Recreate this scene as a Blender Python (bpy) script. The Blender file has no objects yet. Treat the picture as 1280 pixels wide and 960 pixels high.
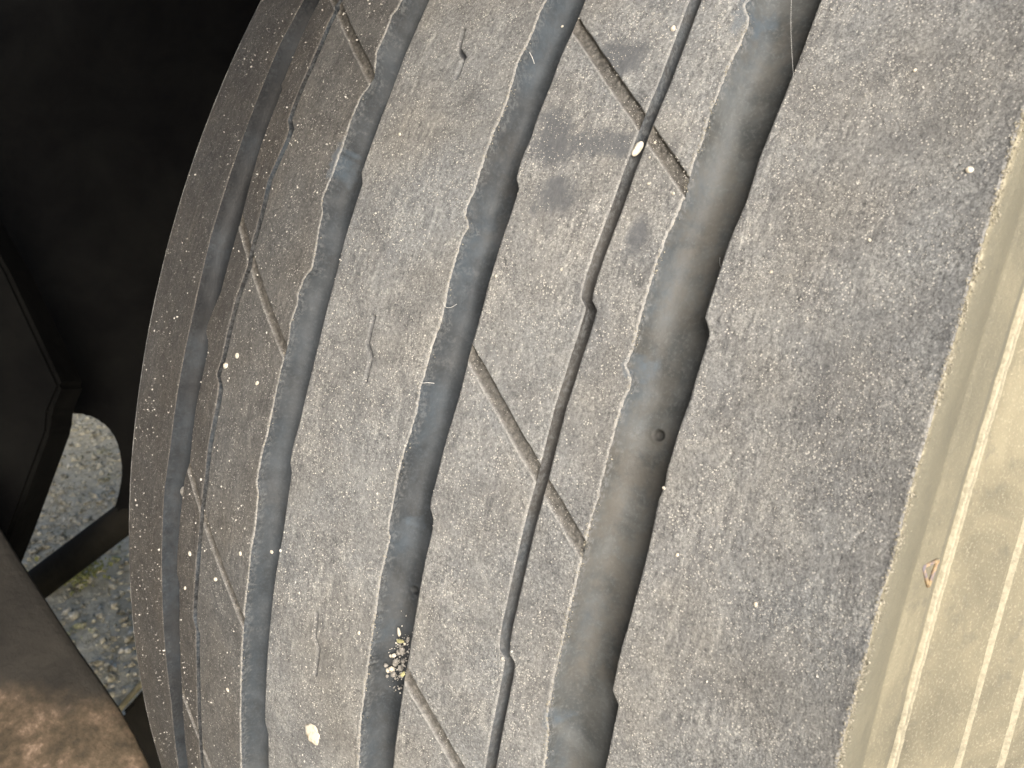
import bpy, bmesh, math, random
import numpy as np
from mathutils import Matrix, Vector

# ------------------------------------------------------------------ camera, world, sun
scene = bpy.context.scene
AXLE = 0.509                       # height of the wheel's axle above the ground (m)
TILT = math.radians(-25)           # tyre frame turned about its axle
CAM_L = Vector((0.155978, -0.687291, 0.0))          # camera in the tyre's own frame
CAM_R = Matrix(((0.7546773, 0.6023608, 0.2600455),
                (-0.2275668, -0.1314263, 0.9648526),
                (0.6153662, -0.7873300, 0.0378929))).transposed()
WHEEL = Matrix.Translation((0, 0, AXLE)) @ Matrix.Rotation(TILT, 4, 'X')
cam_data = bpy.data.cameras.new('camera')
cam = bpy.data.objects.new('camera', cam_data)
scene.collection.objects.link(cam)
scene.camera = cam
cam.matrix_world = WHEEL @ Matrix.Translation(CAM_L) @ CAM_R.to_4x4()
cam_data.sensor_width = 36.0
FOC = 1.117043
cam_data.lens = 36.0 * FOC / 1.28
cam_data.clip_start = 0.01
cam_data.clip_end = 500
cam_data.dof.use_dof = True
cam_data.dof.focus_distance = 0.27
cam_data.dof.aperture_fstop = 38

world = bpy.data.worlds.new('World')
scene.world = world
world.use_nodes = True
wn = world.node_tree
wn.nodes.clear()
SUN_DIR = Vector((0.72, -0.50, 0.47)).normalized()
sky = wn.nodes.new('ShaderNodeTexSky')
sky.sky_type = 'NISHITA'
sky.sun_disc = False
sky.sun_elevation = math.asin(SUN_DIR.z)
sky.sun_rotation = math.atan2(SUN_DIR.x, SUN_DIR.y)
sky.air_density = 0.7
sky.dust_density = 5.0
sky.ozone_density = 0.6
bg = wn.nodes.new('ShaderNodeBackground')
bg.inputs['Strength'].default_value = 0.14
wo = wn.nodes.new('ShaderNodeOutputWorld')
wn.links.new(sky.outputs[0], bg.inputs[0])
wn.links.new(bg.outputs[0], wo.inputs[0])
sun_data = bpy.data.lights.new('sun', 'SUN')
sun = bpy.data.objects.new('sun', sun_data)
scene.collection.objects.link(sun)
sun_data.energy = 2.6
sun_data.angle = math.radians(45)
sun_data.color = (1.0, 0.98, 0.95)
sun.rotation_euler = SUN_DIR.to_track_quat('Z', 'Y').to_euler()
sun.location = (3, -1, 2)
scene.render.engine = 'CYCLES'
scene.view_settings.view_transform = 'Standard'
scene.view_settings.look = 'None'
scene.view_settings.exposure = 0.48
scene.view_settings.gamma = 1.0

# ------------------------------------------------------------------ helpers
COL = scene.collection
rng = np.random.default_rng(7)
random.seed(7)


def tag(o, label=None, cat=None, group=None, kind=None):
    if label: o['label'] = label
    if cat: o['category'] = cat
    if group: o['group'] = group
    if kind: o['kind'] = kind
    return o


def empty(name, label, cat, mat=None):
    o = bpy.data.objects.new(name, None)
    o.empty_display_size = 0.05
    COL.objects.link(o)
    if mat is not None: o.matrix_world = mat
    return tag(o, label, cat)


def mesh_obj(name, verts, faces, mat, parent=None, smooth=True, attrs=None, world=None):
    """verts (n,3) array, faces (m,4) or (m,3) array or a list of lists"""
    me = bpy.data.meshes.new(name)
    verts = np.asarray(verts, dtype=np.float32)
    if isinstance(faces, np.ndarray):
        m, k = faces.shape
        me.vertices.add(len(verts)); me.vertices.foreach_set('co', verts.ravel())
        me.loops.add(m * k); me.loops.foreach_set('vertex_index', faces.astype(np.int32).ravel())
        me.polygons.add(m)
        me.polygons.foreach_set('loop_start', np.arange(0, m * k, k, dtype=np.int32))
        me.polygons.foreach_set('loop_total', np.full(m, k, dtype=np.int32))
        me.update(calc_edges=True)
    else:
        me.from_pydata([tuple(map(float, v)) for v in verts], [], faces)
    me.polygons.foreach_set('use_smooth', np.full(len(me.polygons), smooth))
    if attrs is not None:
        a = me.color_attributes.new(name='marks', type='FLOAT_COLOR', domain='POINT')
        a.data.foreach_set('color', attrs.astype(np.float32).ravel())
    me.materials.append(mat)
    o = bpy.data.objects.new(name, me)
    COL.objects.link(o)
    if parent is not None: o.parent = parent
    if world is not None: o.matrix_world = world
    return o


TABLE = rng.random((512, 512)).astype(np.float32)


def vn(x, y, s, seed=0):
    """smooth value noise in -1..1; x, y in mm, s = feature size in mm"""
    x = x / s + seed * 17.31; y = y / s + seed * 9.77
    xi = np.floor(x); yi = np.floor(y)
    fx = x - xi; fy = y - yi
    fx = fx * fx * (3 - 2 * fx); fy = fy * fy * (3 - 2 * fy)
    xi = xi.astype(np.int64) & 511; yi = yi.astype(np.int64) & 511
    x1 = (xi + 1) & 511; y1 = (yi + 1) & 511
    a = TABLE[xi, yi] * (1 - fx) + TABLE[x1, yi] * fx
    b = TABLE[xi, y1] * (1 - fx) + TABLE[x1, y1] * fx
    return (a * (1 - fy) + b * fy) * 2 - 1


def sstep(a, b, x):
    t = np.clip((x - a) / (b - a), 0, 1)
    return t * t * (3 - 2 * t)


# ------------------------------------------------------------------ materials
def new_mat(name):
    m = bpy.data.materials.new(name)
    m.use_nodes = True
    nt = m.node_tree
    b = nt.nodes['Principled BSDF']
    return m, nt, b


class N:
    """tiny node helper"""
    def __init__(self, nt):
        self.nt = nt
        self.tc = nt.nodes.new('ShaderNodeTexCoord')

    def noise(self, scale, detail=4, rough=0.6, vec=None, out='Fac', dist=0.0):
        n = self.nt.nodes.new('ShaderNodeTexNoise')
        n.inputs['Scale'].default_value = scale
        n.inputs['Detail'].default_value = detail
        n.inputs['Roughness'].default_value = rough
        n.inputs['Distortion'].default_value = dist
        self.nt.links.new(vec if vec is not None else self.tc.outputs['Object'], n.inputs['Vector'])
        return n.outputs[out]

    def voro(self, scale, feature='F1', out='Distance', rand=1.0):
        n = self.nt.nodes.new('ShaderNodeTexVoronoi')
        n.feature = feature
        n.inputs['Scale'].default_value = scale
        n.inputs['Randomness'].default_value = rand
        self.nt.links.new(self.tc.outputs['Object'], n.inputs['Vector'])
        return n.outputs[out]

    def ramp(self, fac, stops):
        n = self.nt.nodes.new('ShaderNodeValToRGB')
        el = n.color_ramp.elements
        while len(el) > 1: el.remove(el[-1])
        el[0].position, el[0].color = stops[0][0], (*stops[0][1], 1) if len(stops[0][1]) == 3 else stops[0][1]
        for p, c in stops[1:]:
            e = el.new(p); e.color = (*c, 1)
        self.nt.links.new(fac, n.inputs['Fac'])
        return n.outputs['Color']

    def rampv(self, fac, p0, p1, v0=0.0, v1=1.0):
        n = self.nt.nodes.new('ShaderNodeMapRange')
        n.interpolation_type = 'SMOOTHSTEP'
        n.inputs['From Min'].default_value = p0; n.inputs['From Max'].default_value = p1
        n.inputs['To Min'].default_value = v0; n.inputs['To Max'].default_value = v1
        self.nt.links.new(fac, n.inputs['Value'])
        return n.outputs['Result']

    def mix(self, fac, a, b, mode='MIX'):
        n = self.nt.nodes.new('ShaderNodeMix')
        n.data_type = 'RGBA'; n.blend_type = mode
        for v, s in ((fac, n.inputs[0]), (a, n.inputs[6]), (b, n.inputs[7])):
            if isinstance(v, (int, float)): s.default_value = v
            elif isinstance(v, tuple): s.default_value = (*v, 1)
            else: self.nt.links.new(v, s)
        return n.outputs[2]

    def math(self, op, a, b=0.0):
        n = self.nt.nodes.new('ShaderNodeMath'); n.operation = op
        for v, s in ((a, n.inputs[0]), (b, n.inputs[1])):
            if isinstance(v, (int, float)): s.default_value = v
            else: self.nt.links.new(v, s)
        return n.outputs[0]

    def attr(self):
        n = self.nt.nodes.new('ShaderNodeAttribute'); n.attribute_name = 'marks'
        s = self.nt.nodes.new('ShaderNodeSeparateColor')
        self.nt.links.new(n.outputs['Color'], s.inputs[0])
        return s.outputs[0], s.outputs[1], s.outputs[2], n.outputs['Alpha']

    def bump(self, height, dist, strength=1.0, normal=None):
        n = self.nt.nodes.new('ShaderNodeBump')
        n.inputs['Distance'].default_value = dist
        n.inputs['Strength'].default_value = strength
        self.nt.links.new(height, n.inputs['Height'])
        if normal is not None: self.nt.links.new(normal, n.inputs['Normal'])
        return n.outputs['Normal']


def rubber_material(name, dark, mid, pale, spec_amount, rough=0.75, warm=0.0):
    """marks: R = pale scuffed edge, G = brown dirt, B = wiped clean rubber and painted slit shade, A = blue grey clean scuff"""
    m, nt, b = new_mat(name)
    n = N(nt)
    big = n.noise(45, 5, 0.62)
    fine = n.noise(900, 5, 0.72)
    grain = n.noise(2600, 3, 0.7)
    c = n.ramp(fine, [(0.30, dark), (0.47, mid), (0.60, tuple(v * 1.25 for v in mid)), (0.74, pale)])
    c = n.mix(n.rampv(big, 0.35, 0.68, 0.0, 0.45), c, n.mix(n.rampv(grain, .4, .65), dark, mid))
    c = n.mix(n.rampv(n.noise(70, 5, 0.7), 0.36, 0.62, 0.35, 0.95), c, n.ramp(n.noise(1900, 4, 0.8), [(0.36, (0.50, 0.50, 0.51)), (0.50, (0.95, 0.95, 0.95)), (0.60, (1.35, 1.34, 1.31)), (0.70, (2.1, 2.06, 1.98))]), 'MULTIPLY')
    c = n.mix(0.8, c, n.ramp(n.noise(95, 7, 0.72, dist=0.5), [(0.34, (0.70, 0.70, 0.71)), (0.45, (0.92, 0.92, 0.92)), (0.54, (1.04, 1.04, 1.03)), (0.66, (1.28, 1.27, 1.24))]), 'MULTIPLY')
    # thin scratches and rubbed streaks, all roughly the way the tyre drags
    mp_ = nt.nodes.new('ShaderNodeMapping'); mp_.inputs['Rotation'].default_value = (0, math.radians(38), 0)
    mp_.inputs['Scale'].default_value = (1.0, 1.0, 0.16)
    nt.links.new(n.tc.outputs['Object'], mp_.inputs['Vector'])
    st = n.noise(620, 5, 0.75, vec=mp_.outputs[0])
    c = n.mix(n.rampv(n.noise(55, 4, 0.7), 0.46, 0.60, 0.1, 0.75), c, n.ramp(st, [(0.36, (0.62, 0.62, 0.64)), (0.50, (1, 1, 1)), (0.64, (1.5, 1.48, 1.44))]), 'MULTIPLY')
    # brownish and bluish drift of the dust film
    tint = n.ramp(n.noise(22, 4, 0.6), [(0.34, (0.96, 0.99, 1.03)), (0.52, (1, 1, 1)), (0.68, (1.025, 1.0, 0.96))])
    c = n.mix(1.0, c, tint, 'MULTIPLY')
    R, G, B, A = n.attr()
    # dust specks
    cell = n.voro(1150)
    spk = n.math('MULTIPLY', n.rampv(cell, 0.14, 0.30, 1.0, 0.0), n.rampv(n.noise(260, 3, 0.7), 0.44, 0.58))
    keep = n.math('SUBTRACT', 1.0, B)
    spk = n.math('MULTIPLY', n.math('MULTIPLY', spk, keep), spec_amount)
    c = n.mix(n.math('MULTIPLY', B, 0.8), c, (0.095, 0.102, 0.112))
    c = n.mix(spk, c, (0.62, 0.60, 0.55))
    dirt = n.ramp(n.noise(700, 4, 0.7), [(0.3, (0.035, 0.031, 0.025)), (0.5, (0.088, 0.080, 0.067)), (0.75, (0.22, 0.205, 0.18))])
    c = n.mix(G, c, dirt)
    c = n.mix(n.math('MULTIPLY', A, 0.8), c, (0.15, 0.18, 0.21))
    e = n.math('MULTIPLY', R, n.rampv(n.noise(1300, 3, 0.7), 0.38, 0.58, 0.25, 1.0))
    c = n.mix(n.math('MULTIPLY', e, 0.8), c, (0.40, 0.395, 0.375))
    nt.links.new(c, b.inputs['Base Color'])
    rg = n.rampv(n.noise(500, 4, 0.6), 0.3, 0.7, rough - 0.12, rough + 0.1)
    nt.links.new(n.math('SUBTRACT', rg, n.math('MULTIPLY', B, 0.12)), b.inputs['Roughness'])
    b.inputs['Specular IOR Level'].default_value = 0.5
    h = n.math('ADD', n.math('MULTIPLY', fine, 1.0), n.math('MULTIPLY', grain, 0.5))
    nt.links.new(n.bump(n.math('MULTIPLY', h, n.math('SUBTRACT', 1.0, n.math('MULTIPLY', B, 0.6))), 0.00042, 1.0),
                 b.inputs['Normal'])
    return m


def groove_material(name, dark, mid):
    m, nt, b = new_mat(name)
    n = N(nt)
    big = n.noise(60, 5, 0.6, dist=0.6)
    fine = n.noise(1100, 4, 0.6)
    c = n.mix(n.rampv(big, 0.35, 0.68), dark, mid)
    c = n.mix(n.rampv(fine, 0.45, 0.75, 0, 0.35), c, tuple(v * 1.7 for v in mid))
    R, G, B, A = n.attr()
    c = n.mix(n.math('MULTIPLY', G, n.rampv(n.noise(180, 4, 0.65), 0.35, 0.6, 0.2, 0.8)), c, (0.120, 0.112, 0.098))
    c = n.mix(n.math('MULTIPLY', A, n.rampv(n.noise(250, 4, 0.65), 0.3, 0.65, 0.25, 0.85)), c, (0.085, 0.113, 0.142))  # clean scuffs, plus the sky sheen painted on the left walls
    c = n.mix(n.math('MULTIPLY', R, n.rampv(n.noise(900, 4, 0.7), 0.42, 0.62, 0.0, 0.7)), c, (0.22, 0.23, 0.235))
    c = n.mix(n.math('MULTIPLY', B, 0.9), c, (0.02, 0.02, 0.018))
    nt.links.new(c, b.inputs['Base Color'])
    b.inputs['Specular IOR Level'].default_value = 0.25
    nt.links.new(n.rampv(fine, 0.3, 0.7, 0.50, 0.68), b.inputs['Roughness'])
    nt.links.new(n.bump(n.math('ADD', fine, n.math('MULTIPLY', n.noise(300, 4, 0.6), 1.5)), 0.00016, 0.8), b.inputs['Normal'])
    return m


def sidewall_material():
    m, nt, b = new_mat('dusty_sidewall')
    n = N(nt)
    big = n.noise(28, 5, 0.65, dist=0.8)
    fine = n.noise(1500, 4, 0.65)
    c = n.ramp(big, [(0.28, (0.125, 0.117, 0.090)), (0.42, (0.19, 0.177, 0.130)), (0.56, (0.245, 0.225, 0.160)), (0.70, (0.31, 0.283, 0.20))])
    c = n.mix(n.rampv(fine, 0.50, 0.78, 0, 0.6), c, (0.47, 0.44, 0.33))
    c = n.mix(n.math('MULTIPLY', n.rampv(n.noise(120, 5, 0.7), 0.54, 0.70), 0.55), c, (0.13, 0.125, 0.105))
    R, G, B, A = n.attr()
    c = n.mix(n.math('MULTIPLY', R, n.rampv(n.noise(800, 4, 0.7), 0.35, 0.6, 0.5, 1.0)), c, (0.47, 0.44, 0.335))
    c = n.mix(n.math('MULTIPLY', G, 0.85), c, (0.155, 0.152, 0.122))
    nt.links.new(c, b.inputs['Base Color'])
    b.inputs['Roughness'].default_value = 0.85
    b.inputs['Specular IOR Level'].default_value = 0.3
    nt.links.new(n.bump(n.math('ADD', fine, n.math('MULTIPLY', n.noise(450, 3, 0.6), 1.0)), 0.00035, 0.9), b.inputs['Normal'])
    return m


def simple_material(name, stops, scale, rough=0.8, bump=0.0, metal=0.0, bscale=None, detail=5, spec=0.4):
    m, nt, b = new_mat(name)
    n = N(nt)
    f = n.noise(scale, detail, 0.65, dist=0.4)
    nt.links.new(n.ramp(f, stops), b.inputs['Base Color'])
    b.inputs['Roughness'].default_value = rough
    b.inputs['Metallic'].default_value = metal
    b.inputs['Specular IOR Level'].default_value = spec
    if bump:
        nt.links.new(n.bump(n.noise(bscale or scale * 3, 5, 0.65), bump, 0.9), b.inputs['Normal'])
    return m


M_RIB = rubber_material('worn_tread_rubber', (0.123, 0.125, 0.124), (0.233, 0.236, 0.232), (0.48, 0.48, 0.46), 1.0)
M_RIB_SHADED = rubber_material('shaded_tread_rubber', (0.050, 0.047, 0.043), (0.092, 0.086, 0.079), (0.24, 0.228, 0.21), 0.7)  # leftmost ribs: browner, with the shade under the truck painted into the colour
M_RIB_HALF_SHADED = rubber_material('half_shaded_tread_rubber', (0.078, 0.076, 0.072), (0.140, 0.137, 0.130), (0.38, 0.37, 0.35), 0.9)  # third band: the same painted shade, fading out to the right
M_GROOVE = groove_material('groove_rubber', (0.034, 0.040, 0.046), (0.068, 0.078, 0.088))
M_GROOVE_FAR = groove_material('dark_groove_rubber', (0.013, 0.015, 0.018), (0.030, 0.033, 0.037))  # darker groove tone for the leftmost wide and narrow grooves
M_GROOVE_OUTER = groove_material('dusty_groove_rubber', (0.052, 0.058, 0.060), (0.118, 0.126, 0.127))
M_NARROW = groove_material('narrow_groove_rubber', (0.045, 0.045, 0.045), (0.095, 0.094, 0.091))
M_SIDE = sidewall_material()
M_PALE = simple_material('pale_stone', [(0.3, (0.52, 0.46, 0.36)), (0.7, (0.80, 0.77, 0.68))], 900, 0.7, 0.0001)
M_CREAM = simple_material('cream_chip', [(0.30, (0.50, 0.42, 0.30)), (0.5, (0.80, 0.74, 0.62))], 700, 0.9, 0.0002)
M_GREY = simple_material('grey_grain', [(0.3, (0.20, 0.19, 0.17)), (0.7, (0.48, 0.46, 0.42))], 900, 0.8, 0.0001)
M_STRAW = simple_material('dry_plant', [(0.3, (0.38, 0.36, 0.16)), (0.7, (0.62, 0.60, 0.36))], 800, 0.8)
M_FLAKE = simple_material('rubber_crumb', [(0.3, (0.22, 0.205, 0.165)), (0.7, (0.50, 0.47, 0.38))], 900, 0.9)
M_GRIT = simple_material('road_dust_grit', [(0.3, (0.40, 0.38, 0.34)), (0.7, (0.80, 0.78, 0.72))], 700, 0.8)
M_FIBRE = simple_material('white_fibre', [(0.4, (0.55, 0.55, 0.53)), (0.6, (0.7, 0.7, 0.68))], 500, 0.5)

# ------------------------------------------------------------------ tread outline, measured: (angle in mrad, offset across in mm)
EDGES = {
    'g1l': [(-436.4, -149.66), (-363.9, -145.30), (-297.1, -148.96), (-220.7, -151.45), (-178.5, -152.44), (-145.3, -150.60), (-86.1, -150.98), (-29.2, -150.15), (20.2, -151.55), (68.0, -151.02), (109.5, -150.95), (180.2, -151.07), (218.6, -147.80)],
    'g1r': [(-410.2, -132.84), (-329.8, -129.64), (-277.1, -129.83), (-239.3, -130.31), (-233.9, -133.09), (-225.7, -133.49), (-186.8, -133.22), (-158.1, -132.62), (-141.9, -129.41), (-104.4, -130.75), (-60.7, -129.28), (-51.7, -130.81), (-46.4, -134.51), (-40.4, -134.61), (-14.4, -129.41), (37.4, -128.88), (96.1, -132.20), (127.3, -131.69), (138.7, -131.67), (142.9, -133.97), (147.9, -133.42), (180.0, -133.84), (212.7, -132.71)],
    'tA': [(-382.6, -113.99), (-309.0, -111.82), (-261.2, -111.93), (-254.4, -114.95), (-238.2, -114.71), (-218.3, -114.28), (-189.0, -113.76), (-166.9, -114.04), (-144.1, -113.62), (-122.2, -114.32), (-86.8, -112.90), (-77.4, -113.54), (-71.4, -116.84), (-59.9, -115.46), (-49.5, -115.29), (-31.7, -115.16), (-16.2, -114.77), (-4.5, -113.57), (6.6, -112.36), (19.4, -113.61), (33.2, -113.46), (49.2, -114.18), (69.3, -115.88), (99.3, -112.52), (107.0, -112.87), (113.6, -116.32), (123.9, -116.50), (139.7, -116.49), (155.5, -115.56), (169.8, -115.31), (186.2, -115.47), (198.9, -114.87), (203.2, -116.52), (206.7, -115.18)],
    'g2l': [(-336.6, -79.22), (-284.2, -78.73), (-250.7, -78.77), (-206.6, -78.42), (-188.6, -77.79), (-181.4, -77.91), (-170.9, -77.92), (-156.0, -77.02), (-144.3, -77.40), (-132.2, -77.94), (-128.3, -79.44), (-123.0, -79.67), (-113.3, -79.59), (-103.0, -79.20), (-94.5, -78.14), (-81.2, -77.95), (-65.4, -77.89), (-48.2, -77.86), (-33.3, -77.12), (-20.7, -78.35), (-8.9, -77.26), (-0.4, -78.25), (8.8, -77.18), (16.3, -74.50), (28.0, -75.07), (42.2, -76.77), (51.1, -77.23), (58.0, -79.45), (63.3, -79.51), (73.0, -78.56), (83.7, -78.38), (95.0, -78.02), (103.1, -78.11), (111.2, -78.67), (121.6, -78.22), (129.8, -78.05), (135.9, -76.05), (142.5, -75.08), (150.9, -76.69), (161.1, -78.89), (169.6, -78.54), (177.0, -78.32), (187.0, -78.87), (191.4, -77.39), (197.8, -77.33)],
    'g2r': [(-315.9, -62.04), (-289.6, -61.92), (-282.5, -63.83), (-268.9, -64.03), (-239.7, -64.03), (-200.5, -63.58), (-185.6, -63.41), (-167.9, -62.81), (-149.9, -62.07), (-134.2, -62.16), (-116.7, -62.27), (-109.0, -62.46), (-104.3, -63.99), (-94.6, -64.13), (-76.1, -62.81), (-62.3, -62.60), (-43.5, -62.22), (-22.8, -62.05), (-3.8, -62.23), (18.3, -62.13), (37.3, -62.79), (46.9, -62.65), (67.8, -62.54), (73.5, -62.37), (79.8, -64.69), (85.5, -64.56), (101.7, -64.41), (117.4, -64.29), (135.0, -64.02), (154.4, -64.39), (173.6, -64.12), (196.0, -63.80)],
    'g3l': [(-265.1, -18.40), (-243.6, -18.64), (-227.5, -18.49), (-211.6, -18.17), (-196.1, -17.96), (-178.4, -17.76), (-165.9, -17.59), (-146.2, -17.91), (-136.7, -17.34), (-129.4, -17.20), (-124.4, -16.82), (-120.5, -16.65), (-117.1, -17.98), (-111.0, -18.08), (-101.6, -18.00), (-89.0, -18.07), (-79.7, -18.09), (-71.2, -17.74), (-61.5, -16.99), (-49.8, -16.60), (-38.5, -16.83), (-31.9, -17.27), (-27.1, -16.84), (-20.2, -16.76), (-8.7, -16.59), (2.9, -15.93), (13.4, -16.00), (23.2, -16.58), (32.2, -16.78), (41.4, -16.74), (52.9, -16.88), (57.4, -15.74), (60.9, -16.14), (64.1, -17.90), (67.7, -18.31), (78.1, -17.78), (89.8, -17.84), (101.5, -17.97), (113.4, -17.89), (118.2, -17.49), (125.4, -17.32), (134.1, -17.21), (144.7, -17.81), (154.4, -18.54), (160.4, -18.17), (167.9, -17.61), (177.0, -17.40), (187.1, -17.72), (194.8, -17.25)],
    'g3r': [(-251.4, -5.05), (-232.8, -4.80), (-214.5, -4.41), (-196.8, -4.17), (-181.6, -3.60), (-162.2, -3.54), (-142.7, -3.41), (-124.5, -3.34), (-115.0, -2.98), (-106.6, -2.83), (-100.5, -3.28), (-95.7, -5.03), (-91.7, -5.24), (-84.3, -5.05), (-75.2, -4.84), (-60.6, -4.58), (-47.8, -4.17), (-34.2, -3.69), (-20.8, -3.55), (-9.7, -3.65), (-0.9, -3.72), (8.1, -3.57), (19.2, -3.55), (29.8, -3.76), (40.5, -3.77), (52.6, -3.79), (61.6, -3.58), (70.7, -3.40), (79.7, -3.51), (84.2, -3.58), (89.2, -5.33), (95.1, -5.68), (104.3, -5.62), (113.7, -5.10), (122.9, -5.37), (132.4, -5.18), (144.2, -4.98), (153.8, -5.12), (165.8, -5.04), (178.1, -4.51), (186.5, -4.48), (195.5, -4.59)],
    'tB': [(-219.7, 27.83), (-197.4, 28.20), (-181.1, 28.62), (-164.4, 28.87), (-157.4, 28.69), (-153.8, 26.54), (-147.8, 26.19), (-139.0, 26.04), (-125.5, 26.34), (-103.5, 26.56), (-79.7, 26.82), (-61.5, 27.36), (-39.2, 27.41), (-22.5, 27.38), (-5.5, 27.92), (4.5, 28.03), (15.5, 28.42), (25.2, 28.52), (29.7, 28.48), (33.9, 26.40), (37.5, 26.04), (46.7, 25.92), (56.5, 26.14), (73.6, 26.69), (90.0, 27.07), (101.5, 27.08), (112.4, 27.41), (122.0, 27.49), (134.3, 27.74), (153.5, 28.25), (171.6, 28.24), (198.0, 27.95)],
    'g4l': [(-203.3, 43.89), (-192.9, 43.73), (-184.1, 43.43), (-178.4, 42.41), (-171.8, 42.27), (-162.8, 42.36), (-154.2, 42.21), (-140.9, 42.49), (-125.7, 42.72), (-119.3, 42.70), (-110.8, 42.88), (-100.2, 43.01), (-87.5, 43.29), (-77.3, 43.14), (-68.1, 43.32), (-59.3, 43.74), (-50.5, 43.45), (-42.4, 43.46), (-30.2, 43.53), (-15.9, 43.71), (-7.7, 44.04), (-2.6, 44.61), (1.5, 43.99), (4.2, 42.91), (6.9, 41.83), (10.8, 42.35), (17.8, 42.60), (29.8, 42.26), (39.8, 42.19), (48.0, 42.19), (58.1, 42.07), (65.6, 42.56), (74.7, 42.79), (83.9, 43.39), (93.1, 43.98), (102.9, 43.58), (109.9, 43.24), (115.4, 43.36), (120.5, 43.74), (128.9, 43.35), (136.1, 43.15), (142.5, 43.29), (151.5, 43.38), (161.6, 43.71), (167.7, 43.87), (173.0, 44.39), (180.1, 44.58), (184.6, 44.62), (188.6, 44.32), (193.0, 42.69), (195.7, 41.79), (198.9, 42.05)],
    'g4r': [(-185.9, 60.46), (-173.6, 60.62), (-162.9, 60.66), (-153.1, 60.75), (-150.4, 59.56), (-147.4, 58.33), (-141.9, 58.40), (-133.6, 58.37), (-123.1, 58.51), (-113.8, 58.96), (-110.5, 59.01), (-98.1, 59.26), (-87.9, 59.51), (-72.0, 59.61), (-62.3, 59.39), (-50.7, 59.10), (-42.5, 59.67), (-36.9, 59.31), (-25.9, 59.44), (-13.3, 59.72), (-1.5, 60.26), (4.3, 60.22), (13.3, 60.32), (21.8, 60.46), (29.6, 60.49), (32.5, 60.05), (37.5, 58.23), (47.3, 58.14), (57.9, 58.30), (70.9, 58.44), (78.8, 58.58), (87.6, 59.15), (96.4, 59.51), (105.6, 59.40), (117.6, 59.20), (127.7, 59.48), (135.9, 59.69), (148.3, 59.98), (160.8, 60.22), (173.4, 60.43), (186.2, 60.39), (199.2, 60.32)],
    'sh': [(-126.5, 112.87), (-113.0, 112.68), (-104.4, 112.76), (-89.6, 112.84), (-77.7, 112.90), (-66.4, 112.69), (-55.0, 112.62), (-41.8, 113.06), (-22.7, 112.80), (-8.5, 112.53), (0.5, 112.68), (10.7, 112.78), (21.8, 112.74), (30.2, 112.46), (37.6, 112.62), (52.2, 112.50), (69.2, 112.33), (87.2, 112.28), (109.4, 112.21), (115.0, 112.15), (126.6, 112.11), (140.4, 112.20)],
}
# pitch of the moulded steps round the tyre (mrad) and where one of them sits
PITCH = 185.8
STEP_AT = {'g1l': -10.0, 'g1r': 139.0, 'tA': 110.0, 'g2l': 55.0, 'g2r': 77.0, 'g3l': 62.0, 'g3r': 86.0,
           'tB': 31.5, 'g4l': 5.0, 'g4r': 35.0, 'sh': 0.0}


def sheet_x(key, th):
    """offset across the tyre (mm) of an edge at angle th (mrad): measured where seen, the same stepped pattern beyond"""
    pts = np.array(EDGES[key]); t, x = pts[:, 0], pts[:, 1]
    y = np.interp(th, t, x)
    base = np.median(x)
    ph = ((th - STEP_AT[key]) / PITCH) % 1.0
    amp = {'sh': 0.0, 'g1l': 0.6}.get(key, 2.0)
    saw = base + amp * (np.minimum(ph / 0.93, (1 - ph) / 0.07) - 0.5)
    w = sstep(0, 25, np.maximum(t[0] - th, th - t[-1]))
    return y * (1 - w) + saw * w


def Rt(x):
    """crown radius (m) at offset x (m)"""
    x = np.clip(x, -0.205, 0.118)
    return ((((25.343452 * x + 7.960271) * x - 0.3923077) * x - 0.1049392) * x + 0.5042638)


def place(x, th, depth=0.0):
    """tyre-frame point, x in mm, th in mrad, depth in mm below the tread face"""
    xm = x * 1e-3; t = th * 1e-3
    r = Rt(xm) - depth * 1e-3
    return np.stack([xm + 0 * t, -r * np.cos(t), r * np.sin(t)], -1)

# ------------------------------------------------------------------ the tyre
tyre = empty('truck_tyre', 'large worn dusty truck tyre with four circumferential grooves filling the picture', 'tyre', WHEEL)

SMUDGES = [(12.6, 163.5, 7.5, 12), (15.5, 113.5, 12.5, 9), (2.5, 112, 7, 20), (35.3, 72.3, 3.5, 12), (8.0, 84, 8, 16), (46, -60, 0.1, 1)]   # x, th, half sizes mm / mrad
GOUGES = [[(87.4, 113.2), (97.6, 123.2)], [(100.7, 115.2), (104.7, 121.7)], [(59.6, 121.3), (63.1, 136.4)],
          [(103.3, -44.2), (105.9, -32.3)], [(-80.0, 105.2), (-81.3, 102.4)], [(-3.9, 136.4), (-16.1, 135.3)],
          [(4.7, 121.4), (10.2, 131.6)], [(-32.8, 158.1), (-22.9, 166.5)], [(100.3, -80.9), (101.8, -83.8)],
          [(96.2, -91.7), (98.8, -97.1)], [(74.7, 104.9), (81.0, 110.9)], [(52.3, 73.7), (54.9, 82.5)]]
for _ in range(16):
    gx, gt = random.uniform(-190, 110), random.uniform(-350, 220)
    a, L = random.gauss(0.9, 0.5), random.uniform(1.5, 7)
    GOUGES.append([(gx, gt), (gx + L * math.cos(a), gt + 2 * L * math.sin(a))])
SMALL = [[(-43.3, 174.2), (-42.1, 161.7), (-38.6, 156.6), (-38.7, 143.8)],
         [(-40.9, -3.4), (-40.8, -19.1), (-38.1, -25.1), (-38.0, -39.8)],
         [(-41.4, -186.2), (-41.3, -201.4), (-39.1, -206.4), (-39.5, -223.9)],
         [(-41.4, -372), (-41.3, -387), (-39.1, -392), (-39.5, -408)]]
DENTS = [(51.3, -22.5, 1.6, 1.2), (-11.5, -151.5, 1.4, 1.0)]
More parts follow.
